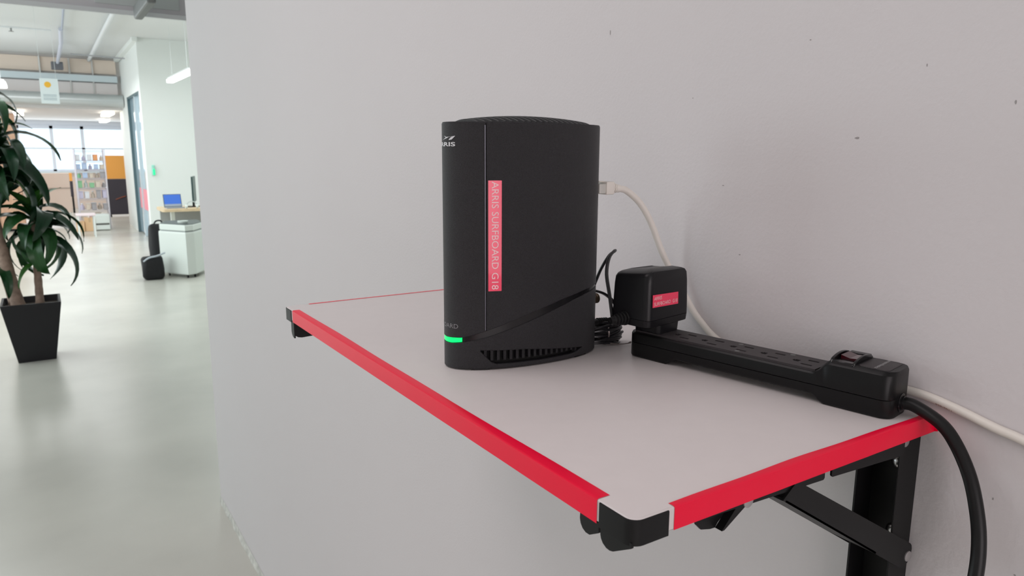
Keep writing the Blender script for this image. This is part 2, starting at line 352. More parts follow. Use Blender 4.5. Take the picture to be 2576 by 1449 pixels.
# ================================================================== ROUTER
RC = V(-.1746, .5683, TZ); RA, RB, RN, RTH = .0811, .0345, 2.1, -.0708; RH = .2203
rr = thing('router', 'tall black router tower with red name sticker and glowing green light band', 'router', RC)
def sup(t, a, b):
    ct, st = math.cos(t), math.sin(t)
    X = a*math.copysign(abs(ct)**(2/RN), ct); Y = b*math.copysign(abs(st)**(2/RN), st)
    return X*math.cos(RTH)-Y*math.sin(RTH), X*math.sin(RTH)+Y*math.cos(RTH)
NT = 2880; _pts = [sup(PI+2*PI*i/NT, RA, RB) for i in range(NT+1)]
_s = [0.0]
for i in range(NT): _s.append(_s[-1]+math.dist(_pts[i], _pts[i+1]))
PER = _s[-1]
import bisect
def surf(s, z, ins=0.0):                                              # point on the case at arc length s (m, from the front tip, growing toward the viewer's side)
    s = s % PER; i = min(max(bisect.bisect_left(_s, s), 1), NT); f = (s-_s[i-1])/max(1e-9, _s[i]-_s[i-1])
    x = _pts[i-1][0]*(1-f)+_pts[i][0]*f; y = _pts[i-1][1]*(1-f)+_pts[i][1]*f
    j0, j1 = max(0, i-6), min(NT, i+6); tx, ty = _pts[j1][0]-_pts[j0][0], _pts[j1][1]-_pts[j0][1]; l = math.hypot(tx, ty)
    nx, ny = ty/l, -tx/l
    return V(x-nx*ins, y-ny*ins, z)
def shell(s0, s1, zb, zt, depth=.004, ins=0, n=None, closed=False, ch=.0005, flat=False):
    n = n or max(3, int((s1-s0)/.0015)); bm = BM(); rows = []
    for i in range(n+1 if not closed else n):
        s = s0+(s1-s0)*i/n; b, t = zb(s), zt(s)
        if t-b < .0004: t = b+.0004
        c = min(ch, (t-b)/3)
        ed = 0
        if not closed: ed = c if (i == 0 or i == n) and not flat else 0
        rows.append([bm.verts.new(surf(s, z, ins+q+ed)) for z, q in ((b, depth), (b, c), (b+c, 0), (t-c, 0), (t, c), (t, depth))])
    pr = list(zip(rows, rows[1:]+([rows[0]] if closed else [])))[:n if closed else n]
    for a, b in pr:
        for k in range(5): bm.faces.new((a[k], b[k], b[k+1], a[k+1]))
    if not closed: bm.faces.new(rows[0]); bm.faces.new(rows[-1][::-1])
    return bm
import numpy as _np
bt_s = [-.19, -.02, .0, .0186, .0300, .0409, .0595, .0862, .1203, .1500, .1694, .1910]; bt_z = [.0700, .0300, .0292, .0303, .0330, .0363, .0423, .0509, .0602, .0655, .0672, .0690]
bb_s = [-.19, -.02, .0, .0083, .0190, .0418, .0641, .0986, .1326, .1500, .1677, .1910]; bb_z = [.0660, .0262, .0243, .0244, .0259, .0307, .0371, .0477, .0577, .0612, .0638, .0660]
def half(s):
    s = s % PER; return s-PER if s > PER/2 else s
def btop(s): h = abs(half(s)); return float(_np.interp(h, bt_s[2:], bt_z[2:]))
def bbot(s): h = abs(half(s)); return float(_np.interp(h, bb_s[2:], bb_z[2:]))
SEAM = .0412; RIM = RH
# upper case: front piece (between the two seams) and the wrap-around rear piece
obj('front_cover', shell(-SEAM+.0003, SEAM-.0003, lambda s: btop(s), lambda s: RIM), M_plas, rr, True)
obj('side_cover', shell(SEAM+.0003, PER-SEAM-.0003, lambda s: btop(s), lambda s: RIM), M_plas, rr, True)
obj('glossy_band', shell(.0190, PER-.0190, lambda s: bbot(s)-.0005, lambda s: btop(s)+.0005, ins=.0010, depth=.003), M_gloss, rr, True)
obj('status_light', shell(-.0188, .0188, lambda s: bbot(s)+.0004, lambda s: btop(s)-.0002, ins=.0002, depth=.003), M_led, rr, True)
obj('seam_highlight', shell(SEAM-.0011, SEAM-.0003, lambda s: btop(s)+.001, lambda s: RIM-.002, ins=-.00012, depth=.001, n=3, ch=.0001), mat('seam_highlight_plastic', (.16, .16, .19), .22, .5), rr, True)  # added paler strip stands in for the highlight along the seam
# lower case with the louvred opening
VS = [.0356, .0461, .0506, .0689, .0993, .1313, .1383, .1467]; VB = [.0180, .0072, .0052, .0050, .0050, .0053, .0057, .0089]
VTs = [.0356, .0786, .1467]; VTz = [.0186, .0168, .0092]
def vlo(s): return float(_np.interp(s, VS, VB))
def vhi(s): return float(_np.interp(s, VTs, VTz))
BZ = .0012
bm = shell(-PER+.1467, .0356, lambda s: BZ, lambda s: bbot(s), flat=True, n=150)
for b2 in (shell(.0356, .1467, lambda s: BZ, lambda s: vlo(s), n=90, depth=.0045, flat=True), shell(.0356, .1467, lambda s: vhi(s), lambda s: bbot(s), n=90, depth=.0045, flat=True)):
    me = bpy.data.meshes.new('q'); b2.to_mesh(me); b2.free(); bm.from_mesh(me); bpy.data.meshes.remove(me)
bmesh.ops.remove_doubles(bm, verts=bm.verts[:], dist=.00002)
obj('base_cover', bm, M_plas, rr, True)
bm = BM()
for i in range(17):
    s = .0405+i*.0062
    lo, hi = max(vlo(s)-.001, .0082 if s < .135 else .0), vhi(s)+.001
    if hi-lo < .0012: continue
    a = [surf(s-.0013, lo, .0022), surf(s+.0013, lo, .0022), surf(s+.0013, lo, .007), surf(s-.0013, lo, .007)]
    v = [bm.verts.new(p) for p in a]+[bm.verts.new(p+V(0, 0, hi-lo)) for p in a]
    for f in ((0, 1, 2, 3), (4, 7, 6, 5), (0, 4, 5, 1), (1, 5, 6, 2), (2, 6, 7, 3), (3, 7, 4, 0)): bm.faces.new([v[k] for k in f])
g = obj('vent_louvre', bm, M_plas, rr)
bm = BM(); loft(bm, [[surf(i*PER/90, z, .0085) for i in range(90)] for z in (.003, RH-.004)]); obj('inner_core', bm, M_dark, rr)
# crowned top of slats running across the case
def crown(x, y):                                                      # height of the crown over the rim, from local plan position
    c, s_ = math.cos(-RTH), math.sin(-RTH); X = x*c-y*s_; Y = x*s_+y*c
    q = (abs(X/RA)**2+abs(Y/(RB))**2); return .0078*max(0, 1-q)**.85
bm = BM(); NR = 12; prev = None; rings = []
for k in range(NR+1):
    f = 1-k/NR; rings.append([V(*(lambda p: (p.x*f, p.y*f, RIM-.0022+crown(p.x*f, p.y*f)))(surf(i*PER/96, 0, .0006))) for i in range(96)])
rings = rings[:-1]; loft(bm, rings, caps=False); obj('top_grille_base', bm, M_dark, rr, True)
cth, sth = math.cos(RTH), math.sin(RTH)
for i in range(21):
    X = -.061+i*.0058; bm = BM(); yl = RB*(1-abs(X/RA)**RN)**(1/RN)*.91; n = 12; R_ = []
    for k in range(n+1):
        Y = -yl+2*yl*k/n; lean = .010*(Y/RB)
        pr_ = []
        for dx, dz in ((-.0012, -.002), (-.0012, 0), (-.0007, .0007), (.0007, .0007), (.0012, 0), (.0012, -.002)):
            xx = X+dx-lean*0.35; x = xx*cth-Y*sth; y = xx*sth+Y*cth
            pr_.append(V(x, y, RIM-.0007+crown(x, y)+dz))
        R_.append(pr_)
    loft(bm, R_); obj('top_slat', bm, M_plas, rr, True)
obj('top_rim', shell(0, PER, lambda s: RIM-.0006, lambda s: RIM+.0008, ins=.0005, depth=.0012, n=180, closed=True, ch=.0003), M_plas, rr, True)
# feet
for s in (.036, .147, -.036, -.147):
    bm = BM(); q = [surf(s-.0085, 0, .0012), surf(s+.0085, 0, .0012), surf(s+.0075, 0, .010), surf(s-.0075, 0, .010)]
    loft(bm, [[V(p.x, p.y, 0) for p in q], [V(p.x, p.y, .0035) for p in q]]); obj('foot', bm, M_rub, rr)
# sticker with lettering (reads downwards)
bm = BM(); rows = []
for i in range(7):
    s = .0431+.0121*i/6; rows.append([bm.verts.new(surf(s, z, -.00018)) for z in (.0731, .1711)])
for a, b in zip(rows, rows[1:]): bm.faces.new((a[0], b[0], b[1], a[1]))
st = obj('name_sticker', bm, M_label, rr); st['label'] = 'red sticker reading ARRIS SURFBOARD G18'
wd = text_width('ARRIS SURFBOARD G18', .0100)
xs_ = .0955/wd
bm, _ = text_bm('ARRIS SURFBOARD G18', .0100, lambda x, y: surf(.0463+y*.88, .1702-x*xs_, -.00034))
obj('sticker_lettering', bm, M_labelt, st)
# logo and wordmarks on the front piece
wd = text_width('ARRIS', .0078)
bm, _ = text_bm('ARRIS', .0078, lambda x, y: surf(.0142-(wd-x)*(.0265/wd), .2003+y*.62, -.0002), offset=.0002); obj('wordmark', bm, M_print, rr)
bm = BM()
for poly in ([(.0145, .2090), (.0015, .2090), (.0035, .2082), (.0040, .2076), (.0010, .2064), (-.0015, .2056), (.0022, .2062), (.0058, .2072), (.0078, .2080), (.0112, .2084)],
             [(.0145, .2090), (.0110, .2059), (.0102, .2071), (.0078, .2054), (.0082, .2064), (.0108, .2082)]):
    vs = [bm.verts.new(surf(s, z, -.0002)) for s, z in poly]; bm.faces.new(vs)
bmesh.ops.triangulate(bm, faces=bm.faces[:]); obj('emblem', bm, M_print, rr)
wd = text_width('SURFBOARD', .0062)
bm, _ = text_bm('SURFBOARD', .0062, lambda x, y: surf(.0156-(wd-x)*(.0385/wd), .0386+y*.95, -.0002)); obj('wordmark', bm, M_print2, rr)
# rear coaxial knob
tipx, tipy = .0809, -.0057
bm = BM()
for k in range(5): disc(bm, (tipx-.003+k*.0012, tipy-.004, .0505), (1, 0, 0), .0052-(.0004 if k % 2 else 0), .0014, 14)
obj('coaxial_port', bm, mat('brass_knob', (.16, .12, .085), .38, .8), rr, True)
obj('ethernet_port', bx(tipx-.006, tipx+.0008, tipy-.0062+.003, tipy+.0082, .156, .1685), M_dark, rr)

# ================================================================== POWER STRIP
SO = V(-.0435, .276, TZ); ds = V(-.1734, .9848, 0); ms = V(.9848, .1734, 0)
ps = thing('power_strip', 'long black power strip with dark red rocker switch lying against the wall', 'power strip', SO, math.atan2(ms.y, ms.x))
# local x = across (0 near side .. W), local y = along from the switch end
SW, SL = .0405, .2435
def ztop(s):
    if s < .047: return .0335
    if s < .060: f = (s-.047)/.013; return .0335+(.0232-.0335)*(f*f*(3-2*f))
    return .0232
def zbot(s):
    def sm(f): f = min(1, max(0, f)); return f*f*(3-2*f)
    return .0060*sm((s-.050)/.010)*sm((.200-s)/.012)
def inset(s):
    R = .009; d = min(s, SL-s)
    return 0 if d >= R else R-math.sqrt(max(0, R*R-(R-d)**2))
ss = [0, .0006, .0015, .003, .005, .007, .009, .02, .035, .044, .047, .050, .053, .056, .060, .064, .1, .13, .16, .186, .190, .194, .200, .21, .225, .234, .2363, .2385, .2405, .242, .2429, SL]
def sect(prof): return [[V(x, s, z) for x, z in prof(s)] for s in ss]
SEAMZ = .0145
def lower(s):
    i = inset(s); b = zbot(s); c = .0022; x0, x1 = i, SW-i
    return [(x0+c, b), (x0+.0006, b+.0010), (x0, b+c), (x0, SEAMZ-.0003), (x0+.0006, SEAMZ), (x1-.0006, SEAMZ), (x1, SEAMZ-.0003), (x1, b+c), (x1-.0006, b+.001), (x1-c, b)]
def upper(s):
    i = inset(s); t = ztop(s); x0, x1 = i, SW-i; c = .0035 if s < .055 else .0018
    return [(x0+.0006, SEAMZ), (x0, SEAMZ+.0004), (x0+.0002, t-.0005), (x0+.0007, t+.0002), (x0+c, t+c*.75), (x1-c, t+c*.75), (x1-.0007, t+.0002), (x1-.0002, t-.0005), (x1, SEAMZ+.0004), (x1-.0006, SEAMZ)]
obj('base_shell', loft(BM(), sect(lower)), M_strip, ps, True)
obj('top_shell', loft(BM(), sect(upper)), M_strip, ps, True)
# head label plate
bm = BM(); pz = .0335+.0035*.75
loft(bm, [[V(x, y, z) for x, y in rrect(.0045+q, SW-.0045-q, .0050+q, .0275-q, .004, 4)] for z, q in ((pz-.0003, 0), (pz+.0003, .0001), (pz+.0005, .0005))]); hp = obj('label_plate', bm, M_strip2, ps, True)
wd = text_width('amazonbasics', .004)
bm, _ = text_bm('amazonbasics', .0040, lambda x, y: V(.0350-x*(.0290/wd), .0160-y*1.0, pz+.00062), offset=.00008); obj('wordmark', bm, M_grey, ps)
# switch housing: arched frame and rocker
bm = BM(); n = 14
def arch(f): return .0048*max(0, math.sin(PI*min(1, f*1.02)))**.55
for y0, y1 in ((.0285, .0305), (.0455, .0478)):
    rows = []
    for k in range(n+1):
        f = k/n; x = .0018+(SW-.0036)*f; z = pz+arch(f)-(.0016 if f in (0, 1) else 0)
        rows.append([V(x, y0, pz-.002), V(x, y0, z-.0004), V(x, y0+.0004, z), V(x, y1-.0004, z), V(x, y1, z-.0004), V(x, y1, pz-.002)])
    loft(bm, rows)
for x0, x1, h in ((.0018, .0075, .0012), (SW-.0080, SW-.0020, .0024)): box(bm, x0, x1, .0300, .0460, pz-.002, pz+h, bev=.0005, seg=1)
box(bm, .007, SW-.0075, .030, .046, pz-.001, pz+.0004)
obj('switch_frame', bm, M_gloss, ps, True)
bm = BM(); pr_ = [(.0320, pz+.0004), (.0320, pz+.0024), (.0372, pz+.0019), (.0440, pz+.0036), (.0440, pz+.0004)]
loft(bm, [[V(.0135, y, z) for y, z in pr_], [V(.0290, y, z) for y, z in pr_]]); sw = obj('rocker_switch', bm, M_switch, ps); sw['label'] = 'dark red rocker switch'
# outlets
pl = .0232+.0018*.75
for k in range(6):
    s = .0706+k*.0293; x0, x1 = .0042, SW-.0042
    h = [(.0108, .0137, s-.0047, s+.0047), (.0245, .0276, s-.0045, s+.0045), (.0160, .0218, s+.0088, s+.0128), (.0172, .0206, s+.0128, s+.0144)]
    lo, hi = s-.0110, s+.0183
    if k == 5: hi = .2365
    hh = [q for q in h if q[3] < hi]
    bm = BM(); plate_holes(bm, x0, x1, lo, hi, pl+.0014, .0010, hh); obj('outlet', bm, M_strip2, ps)
    bm = BM()
    for q in hh: box(bm, q[0]+.00005, q[1]-.00005, q[2]+.00005, q[3]-.00005, pl+.0003, pl+.00055)
    obj('outlet_slot', bm, M_dark, ps)
bm = loft(BM(), [[V(x, y, z) for x, y in rrect(.0030+q, SW-.0030-q, .0585+q, .2380-q, .004, 5)] for z, q in ((pl-.0006, 0), (pl, .0002), (pl+.0003, .0007))]); obj('outlet_panel', bm, M_strip2, ps, True)
for x, y in ((.0305, .1395), (.0080, .1305), (.0320, .0915)): obj('screw_cover', disc(BM(), (x, y, pl+.0013), (0, 0, 1), .0022, .0003, 14), mat('screw_cover_grey', (.16, .165, .16), .5) if 'scm' not in globals() else scm, ps)
# cord bushing
bm = BM(); disc(bm, (.0225, .0010, .0095), (0, -1, 0), .0074, .0022, 20); disc(bm, (.0225, -.0012, .0095), (0, -1, 0), .0058, .0016, 20); obj('cord_bushing', bm, M_gloss, ps, True)
# cord (part of the strip)
c0 = SO+ms*.0225-ds*.0005+V(0, 0, .0095); c1 = SO+ms*.0225-ds*.010+V(0, 0, .0092)
cpts = [c0, c1, V(-.0200, .2505, 1.3720), V(-.0220, .2375, 1.3605), V(-.0260, .2245, 1.3420), V(-.0310, .2150, 1.3203), V(-.0360, .2093, 1.3003), V(-.0420, .2065, 1.2790), V(-.050, .2060, 1.250), V(-.062, .2080, 1.20), V(-.070, .212, 1.12), V(-.07, .215, 1.00)]
R = ps.matrix_basis if False else Matrix.Translation(SO) @ Matrix.Rotation(math.atan2(ms.y, ms.x), 4, 'Z'); Ri = R.inverted()
bm = tube(BM(), [Ri @ p for p in catmull(cpts, 8)], .0048, 14); obj('power_cord', bm, M_rub, ps, True)

# ================================================================== POWER ADAPTER
AO = V(-.0955, .4778, TZ+.0342); dx = V(.9856, .1690, 0)
ad = thing('power_adapter', 'black plug-in power adapter with small red sticker standing on the power strip', 'power adapter', AO, math.atan2(dx.y, dx.x))
AW, AD = .0680, .0480
def aring(z, ins, r=.0065, crownf=0):
    out = []
    for x, y in rrect(ins, AW-ins, ins, AD-ins, r, 6):
        zz = z+crownf*(.0062*(1-((x-.032)/.034)**2)-.0050*y/AD)
        out.append(V(x, y, zz))
    return out
bm = loft(BM(), [aring(.0010, .0016), aring(.0002, .003), aring(0, .004)][::-1]+[aring(.0072, .0010)]); obj('adapter_base', bm, M_adapt, ad, True)
bm = loft(BM(), [aring(.0074, .0016), aring(.0076, .0010), aring(.020, .0012), aring(.040, .0018, crownf=.4), aring(.0475, .0024, crownf=.9), aring(.0497, .0036, crownf=1), aring(.0504, .0055, crownf=1), aring(.0508, .012, .006, crownf=1.05)])
obj('adapter_case', bm, M_adapt, ad, True)
# plug neck down to the outlet
bm = loft(BM(), [[V(x, y, z) for x, y in rrect(.0215+q, .0530-q, .0030+q, .0330-q, .004, 4)] for z, q in ((-.0098, .0008), (-.0092, 0), (.0004, -.0006))]); obj('plug_neck', bm, M_adapt, ad, True)
# sticker
a = [V(.0062, .00055, .0200), V(.0468, .00055, .0188), V(.0462, .00055, .0306), V(.0058, .00055, .0320)]
a = [V(p.x, .00075, p.z) for p in a]
bm = BM(); v = [bm.verts.new(p) for p in a]; bm.faces.new(v); st = obj('name_sticker', bm, M_label, ad); st['label'] = 'small red sticker reading ARRIS SURFBOARD G18'
w2 = text_width('SURFBOARD  G18', .0052)
for s, z in (('ARRIS', .0268), ('SURFBOARD  G18', .0214)):
    bm, _ = text_bm(s, .0052, lambda x, y: V(.0080+x*(.0370/w2), .00055, z-.0012*(x/.04)*.3+y*.92)); obj('sticker_lettering', bm, M_labelt, st)
# strain relief and two-core cord
def A2W(p): return AO+dx*p.x+V(-dx.y, dx.x, 0)*p.y+V(0, 0, p.z)
TA = Matrix.Translation(AO) @ Matrix.Rotation(math.atan2(dx.y, dx.x), 4, 'Z'); TAi = TA.inverted()
bm = BM()
for k in range(5): disc(bm, (.0015-k*.0030, .0290+k*.0006, .0068-k*.0002), (-1, .1, 0), .0072-k*.0006, .0022, 20)
tube(bm, [V(.002, .029, .0068), V(-.0165, .0322, .0058)], lambda t: .0052-.0018*t, 14)
obj('strain_relief', bm, M_rub, ad, True)
sr = TA @ V(-.0150, .0318, .0059)
w1 = catmull([sr, V(-.1030, .5190, 1.4045), V(-.0995, .5285, 1.4275), V(-.0989, .535, 1.4491), V(-.0922, .540, 1.4637), V(-.0815, .545, 1.4697), V(-.0772, .549, 1.4688), V(-.0800, .554, 1.4640), V(-.0832, .562, 1.4501), V(-.0838, .569, 1.4367), V(-.0860, .571, 1.4290), V(-.0925, .5690, 1.4240)], 7)
M_cord = mat('thin_cord', (.012, .012, .014), .3)
for off in (-.0011, .0011):
    bm = tube(BM(), [TAi @ (p+V(off*.8, 0, 0)+V(0, off*.4, 0)) for p in w1], .00135, 8); obj('cord', bm, M_cord, ad, True)
# the cord's loop back to the coil and the gathered coil
w2p = catmull([V(-.0930, .5650, 1.4280), V(-.0840, .562, 1.4256), V(-.0760, .561, 1.4216), V(-.0672, .560, 1.4140), V(-.0625, .559, 1.4040), V(-.0650, .558, 1.3985), V(-.0730, .557, 1.3968), V(-.0800, .557, 1.3966)], 7)
cc = thing('coiled_cord', 'bundle of thin black cord coiled on the shelf behind the router', 'cord', (-.078, .562, TZ))
ci = V(-.078, .562, TZ)
bm = BM()
for off in (-.0011, .0011): tube(bm, [p+V(0, off, 0)-ci for p in w2p], .00135, 8)
obj('cord_loop', bm, M_cord, cc, True)
bm = tube(BM(), [V(-.0755, .5565, 1.3967)-ci, V(-.100, .556, 1.3957)-ci], lambda t: .0022+.0022*t, 14)
for k in range(5): disc(bm, V(-.0790-k*.0028, .5564, 1.3965)-ci, (-1, 0, -.03), .0032+.0002*k, .0014, 14)
obj('barrel_connector', bm, M_rub, cc, True)
rn = random.Random(11); bm = BM()
for k in range(11):
    z = TZ+.0022+k*.0021; rx = .0215+rn.uniform(-.003, .0022); ry = .0085+rn.uniform(-.001, .0015); ph = rn.uniform(0, 6)
    ox, oy = rn.uniform(-.0012, .0012), rn.uniform(-.001, .001)
    pts = [V(ox+rx*math.cos(a), oy+ry*math.sin(a), (z-TZ)+.0012*math.sin(a*2+ph)+.0022*math.cos(a)*rn.uniform(.6, 1)*(1 if k % 2 else -1)) for a in [2*PI*i/28 for i in range(29)]]
    tube(bm, pts, .0015, 8)
obj('coil', bm, M_cord, cc, True)
bm = BM(); pts = [V(-.0010, .0090*math.cos(a)-.001, .0130+.0125*math.sin(a)) for a in [2*PI*i/16 for i in range(17)]]; tube(bm, pts, .0011, 6)
tube(bm, catmull([V(-.001, -.009, .003), V(.006, -.012, .0016), V(.014, -.0150, .0012), V(.0195, -.0185, .0022)], 5), .0006, 6)
tube(bm, catmull([V(.0185, -.0185, .0022), V(.0200, -.0200, .0036), V(.0212, -.0180, .0020)], 4), .0008, 6)
obj('twist_tie', bm, mat('twist_wire', (.20, .17, .16), .35, .6), cc, True)

# ================================================================== ETHERNET CABLE
ec = thing('ethernet_cable', 'white network cable curving from the router down along the wall', 'cable', (-.068, .56, TZ))
eo = V(-.068, .56, TZ)
ep = catmull([V(-.0700, .5595, 1.5312), V(-.0640, .559, 1.5302), V(-.0560, .558, 1.5280), V(-.0430, .555, 1.5178), V(-.0345, .552, 1.5060), V(-.0270, .549, 1.4910), V(-.0185, .544, 1.4670), V(-.0110, .5385, 1.4485), V(-.0050, .5260, 1.4280), V(-.0020, .5118, 1.4072), V(-.0008, .4984, 1.3950), V(-.0006, .4845, 1.3855), V(-.0006, .465, 1.3790), V(-.0006, .42, 1.3760), V(-.0006, .36, 1.3775), V(-.0006, .31, 1.3825), V(-.0006, .2780, 1.3838), V(-.0006, .2500, 1.3798), V(-.0006, .2230, 1.3738), V(-.0006, .2030, 1.3704), V(-.0006, .15, 1.357), V(-.0006, .05, 1.32), V(-.0006, -.10, 1.27)], 6)
obj('cable_jacket', tube(BM(), [p-eo for p in ep], .0034, 12), M_white, ec, True)
bm = BM(); box(bm, -.0945, -.0855, .5545, .5655, 1.5262, 1.5355, bev=.0006); 
for v in bm.verts: v.co -= eo
obj('clear_plug', bm, M_clear, ec)
bm = BM(); box(bm, -.0865, -.0760, .5530, .5670, 1.5250, 1.5378, bev=.0012, mtx=None)
box(bm, -.0925, -.0860, .5575, .5625, 1.5372, 1.5384, bev=.0003, seg=1)
for v in bm.verts: v.co -= eo
for k in range(4):
    x = -.0752+k*.0024; disc(bm, V(x, .5598, 1.5314-k*.0003)-eo, (1, -.05, -.08), .0058-k*.0006, .0015, 16)
tube(bm, [V(-.077, .56, 1.5314)-eo, V(-.0655, .5592, 1.5304)-eo], .0040, 14)
obj('plug_boot', bm, M_white, ec, True)
# printed code on the jacket
def on_cable(pt_y, updz):
    pass
seg = [p for p in ep if .205 < p.y < .268]
acc = [0.0]
for a, b in zip(seg, seg[1:]): acc.append(acc[-1]+(b-a).length)
def jk(x, y):
    x = min(max(x, 0), acc[-1]-1e-5); i = min(bisect.bisect_right(acc, x), len(acc)-1); f = (x-acc[i-1])/(acc[i]-acc[i-1]); p = seg[i-1].lerp(seg[i], f); t = (seg[i]-seg[i-1]).normalized()
    a = math.radians(205)+y/.0034; n = V(1, 0, 0); b = n.cross(t).normalized()
    if b.z < 0: b = -b
    return p+(n*math.cos(a)+b*math.sin(a))*.00352-eo
bm, _ = text_bm('836-2011', .0034, jk); obj('jacket_print', bm, mat('print_ink', (.28, .20, .16), .6), ec)

# ================================================================== POTTED PLANT
pp = thing('potted_plant', 'tall green broadleaf corn plant in a tapered black square pot', 'plant', (-.697, 6.55, 0))
M_pot = mat('black_pot', (.010, .010, .013), .55)
def sq(h, z, dyy=0): return [V(x, y, z) for x, y in rrect(-h, h, -h, h, .006, 2)]
PZ = .455
bm = loft(BM(), [sq(.122, 0), sq(.190, PZ-.018), sq(.1915, PZ), sq(.176, PZ), sq(.168, PZ-.05)]); obj('pot', bm, M_pot, pp)
obj('soil', loft(BM(), [sq(.150, PZ-.07), sq(.169, PZ-.048)]), mat('soil', (.03, .02, .015), .9, bump=.8, bscale=60, ndist=.01), pp)
M_bark = mat('bark', (.33, .235, .185), .8, noise_amt=.25, nscale=25, bump=.5, bscale=50, ndist=.006)
def trunk(pts, r0, r1):
    bm = tube(BM(), catmull(pts, 6), lambda t: r0+(r1-r0)*t+(.014*(1-t*9) if t < .11 else 0)+.0015*math.sin(t*60), 12); return obj('trunk', bm, M_bark, pp, True)
trunk([V(-.075, -.06, .38), V(-.10, -.03, .55), V(-.135, 0, .80), V(-.165, .01, 1.05), V(-.19, .02, 1.35), V(-.20, .0, 1.52)], .046, .030)
trunk([V(.055, -.05, .38), V(.060, -.03, .60), V(.066, 0, .85), V(.078, 0, 1.05)], .030, .022)
trunk([V(-.11, .06, .38), V(-.145, .07, .60), V(-.19, .08, .95), V(-.20, .08, 1.5), V(-.17, .05, 1.95)], .026, .020)
LM = [mat('leaf_green_%d' % i, c, .30, noise_amt=.25, nscale=9, spec=.5, stretch=(1, 12, 1)) for i, c in enumerate([(.012, .060, .018), (.018, .085, .020), (.008, .040, .016), (.035, .130, .020)])]
def leaf_mesh(L, W, droop, fold, wave, m, seed):
    rn = random.Random(seed); bm = BM(); n = 12; rows = []; a = math.radians(38); p = V(0, 0, 0); x = z = 0
    for k in range(n+1):
        t = k/n; w = W*.5*(math.sin(PI*min(1, t**.62))**.75*(1-.12*t) if 0 < t < 1 else 0)+.002*(1-t)
        sgn = math.sin(t*9+seed)*wave
        nx, nz = -math.sin(a), math.cos(a)
        rows.append([V(x+nx*(fold*w+sgn), -w, z+nz*(fold*w+sgn)), V(x, -w*.35, z), V(x+nx*-.002, 0, z-.002), V(x, w*.35, z), V(x+nx*(fold*w-sgn), w, z+nz*(fold*w-sgn))])
        x += L/n*math.cos(a); z += L/n*math.sin(a); a -= droop/n*(1.5-t*.5)
    R = [[bm.verts.new(q) for q in r] for r in rows]
    for A, B in zip(R, R[1:]):
        for k in range(4): bm.faces.new((A[k], B[k], B[k+1], A[k+1]))
    bmesh.ops.remove_doubles(bm, verts=bm.verts[:], dist=.0004)
    me = bpy.data.meshes.new('leaf'); bm.to_mesh(me); bm.free(); me.materials.append(m)
    for f in me.polygons: f.use_smooth = True
    return me
LV = [leaf_mesh(.56, .135, 2.0, .25, .006, LM[0], 1), leaf_mesh(.50, .125, 2.4, .18, .007, LM[1], 2), leaf_mesh(.62, .145, 1.8, .28, .006, LM[2], 3), leaf_mesh(.42, .115, 1.5, .25, .005, LM[0], 4), leaf_mesh(.34, .095, 1.0, .30, .004, LM[3], 5), leaf_mesh(.54, .135, 2.7, .20, .007, LM[2], 6)]
rn = random.Random(21)
def leaf_at(base, az, tilt, mesh, sc_=1.0, roll=0):
    o = bpy.data.objects.new('leaf', mesh); C.link(o); o.parent = pp
    o.matrix_local = Matrix.Translation(base) @ Matrix.Rotation(az, 4, 'Z') @ Matrix.Rotation(-tilt, 4, 'Y') @ Matrix.Rotation(roll, 4, 'X') @ Matrix.Scale(sc_, 4)
def crownleaf(c, n, sc_, zspan, lo=-.75, hi=.9, meshes=(0, 1, 2, 3, 5)):
    for i in range(n):
        f = i/(n-1); az = i*2.399+rn.uniform(-.3, .3); tilt = lo+(hi-lo)*f**1.3+rn.uniform(-.15, .15)
        m = LV[rn.choice(meshes)] if f < .8 else LV[rn.choice((3, 4, 4))]
        leaf_at(c+V(rn.uniform(-.012, .012), rn.uniform(-.012, .012), zspan*(f-.5)), az, tilt, m, sc_*rn.uniform(.85, 1.12), rn.uniform(-.5, .5))
crownleaf(V(.080, 0, 1.03), 34, .84, .20, lo=-.75, hi=.9)
crownleaf(V(-.13, 0, 1.52), 46, .90, .30, lo=-.6, hi=.8)
crownleaf(V(-.22, .04, 1.86), 18, .85, .16, lo=-.5, hi=.9)
leaf_at(V(.070, 0, .86), 2.2, -.5, LV[3], .7); leaf_at(V(.068, -.01, .74), -2.6, -.9, LV[4], .75); leaf_at(V(-.17, 0, .72), -1.2, -.9, LV[3], .7)

# ================================================================== FAR OFFICE
def simple(name, bm, m, label, cat, group=None, smooth=False, kind=None):
    o = obj(name, bm, m, None, smooth); tag(o, label, cat, group); return o
def centred(name, label, cat, loc, group=None): return thing(name, label, cat, loc, 0, group)
# white cabinet
M_cab = mat('white_cabinet', (.80, .85, .81), .35)
cb = thing('cabinet', 'white faceted mobile cabinet on casters at the far end of the near wall', 'cabinet', (.95, 10.2, 0))
poly = [(-.29, .02), (-.035, -.385), (.075, -.330), (.25, -.02), (.25, .38), (-.17, .38)]
def sc_poly(f, z): return [V(x*f, y*f, z) for x, y in poly]
bm = loft(BM(), [sc_poly(.97, .045), sc_poly(1, .06), sc_poly(1, .565), sc_poly(.985, .585)]); obj('body', bm, M_cab, cb)
obj('neck', loft(BM(), [sc_poly(.90, .585), sc_poly(.90, .600)]), mat('grey_gap', (.35, .37, .37), .6), cb)
obj('lid', loft(BM(), [sc_poly(.93, .600), sc_poly(.95, .606), sc_poly(.95, .665), sc_poly(.93, .675)]), M_cab, cb)
obj('dark_top', loft(BM(), [sc_poly(.92, .675), sc_poly(.92, .682)]), mat('dark_mat', (.10, .12, .12), .5), cb)
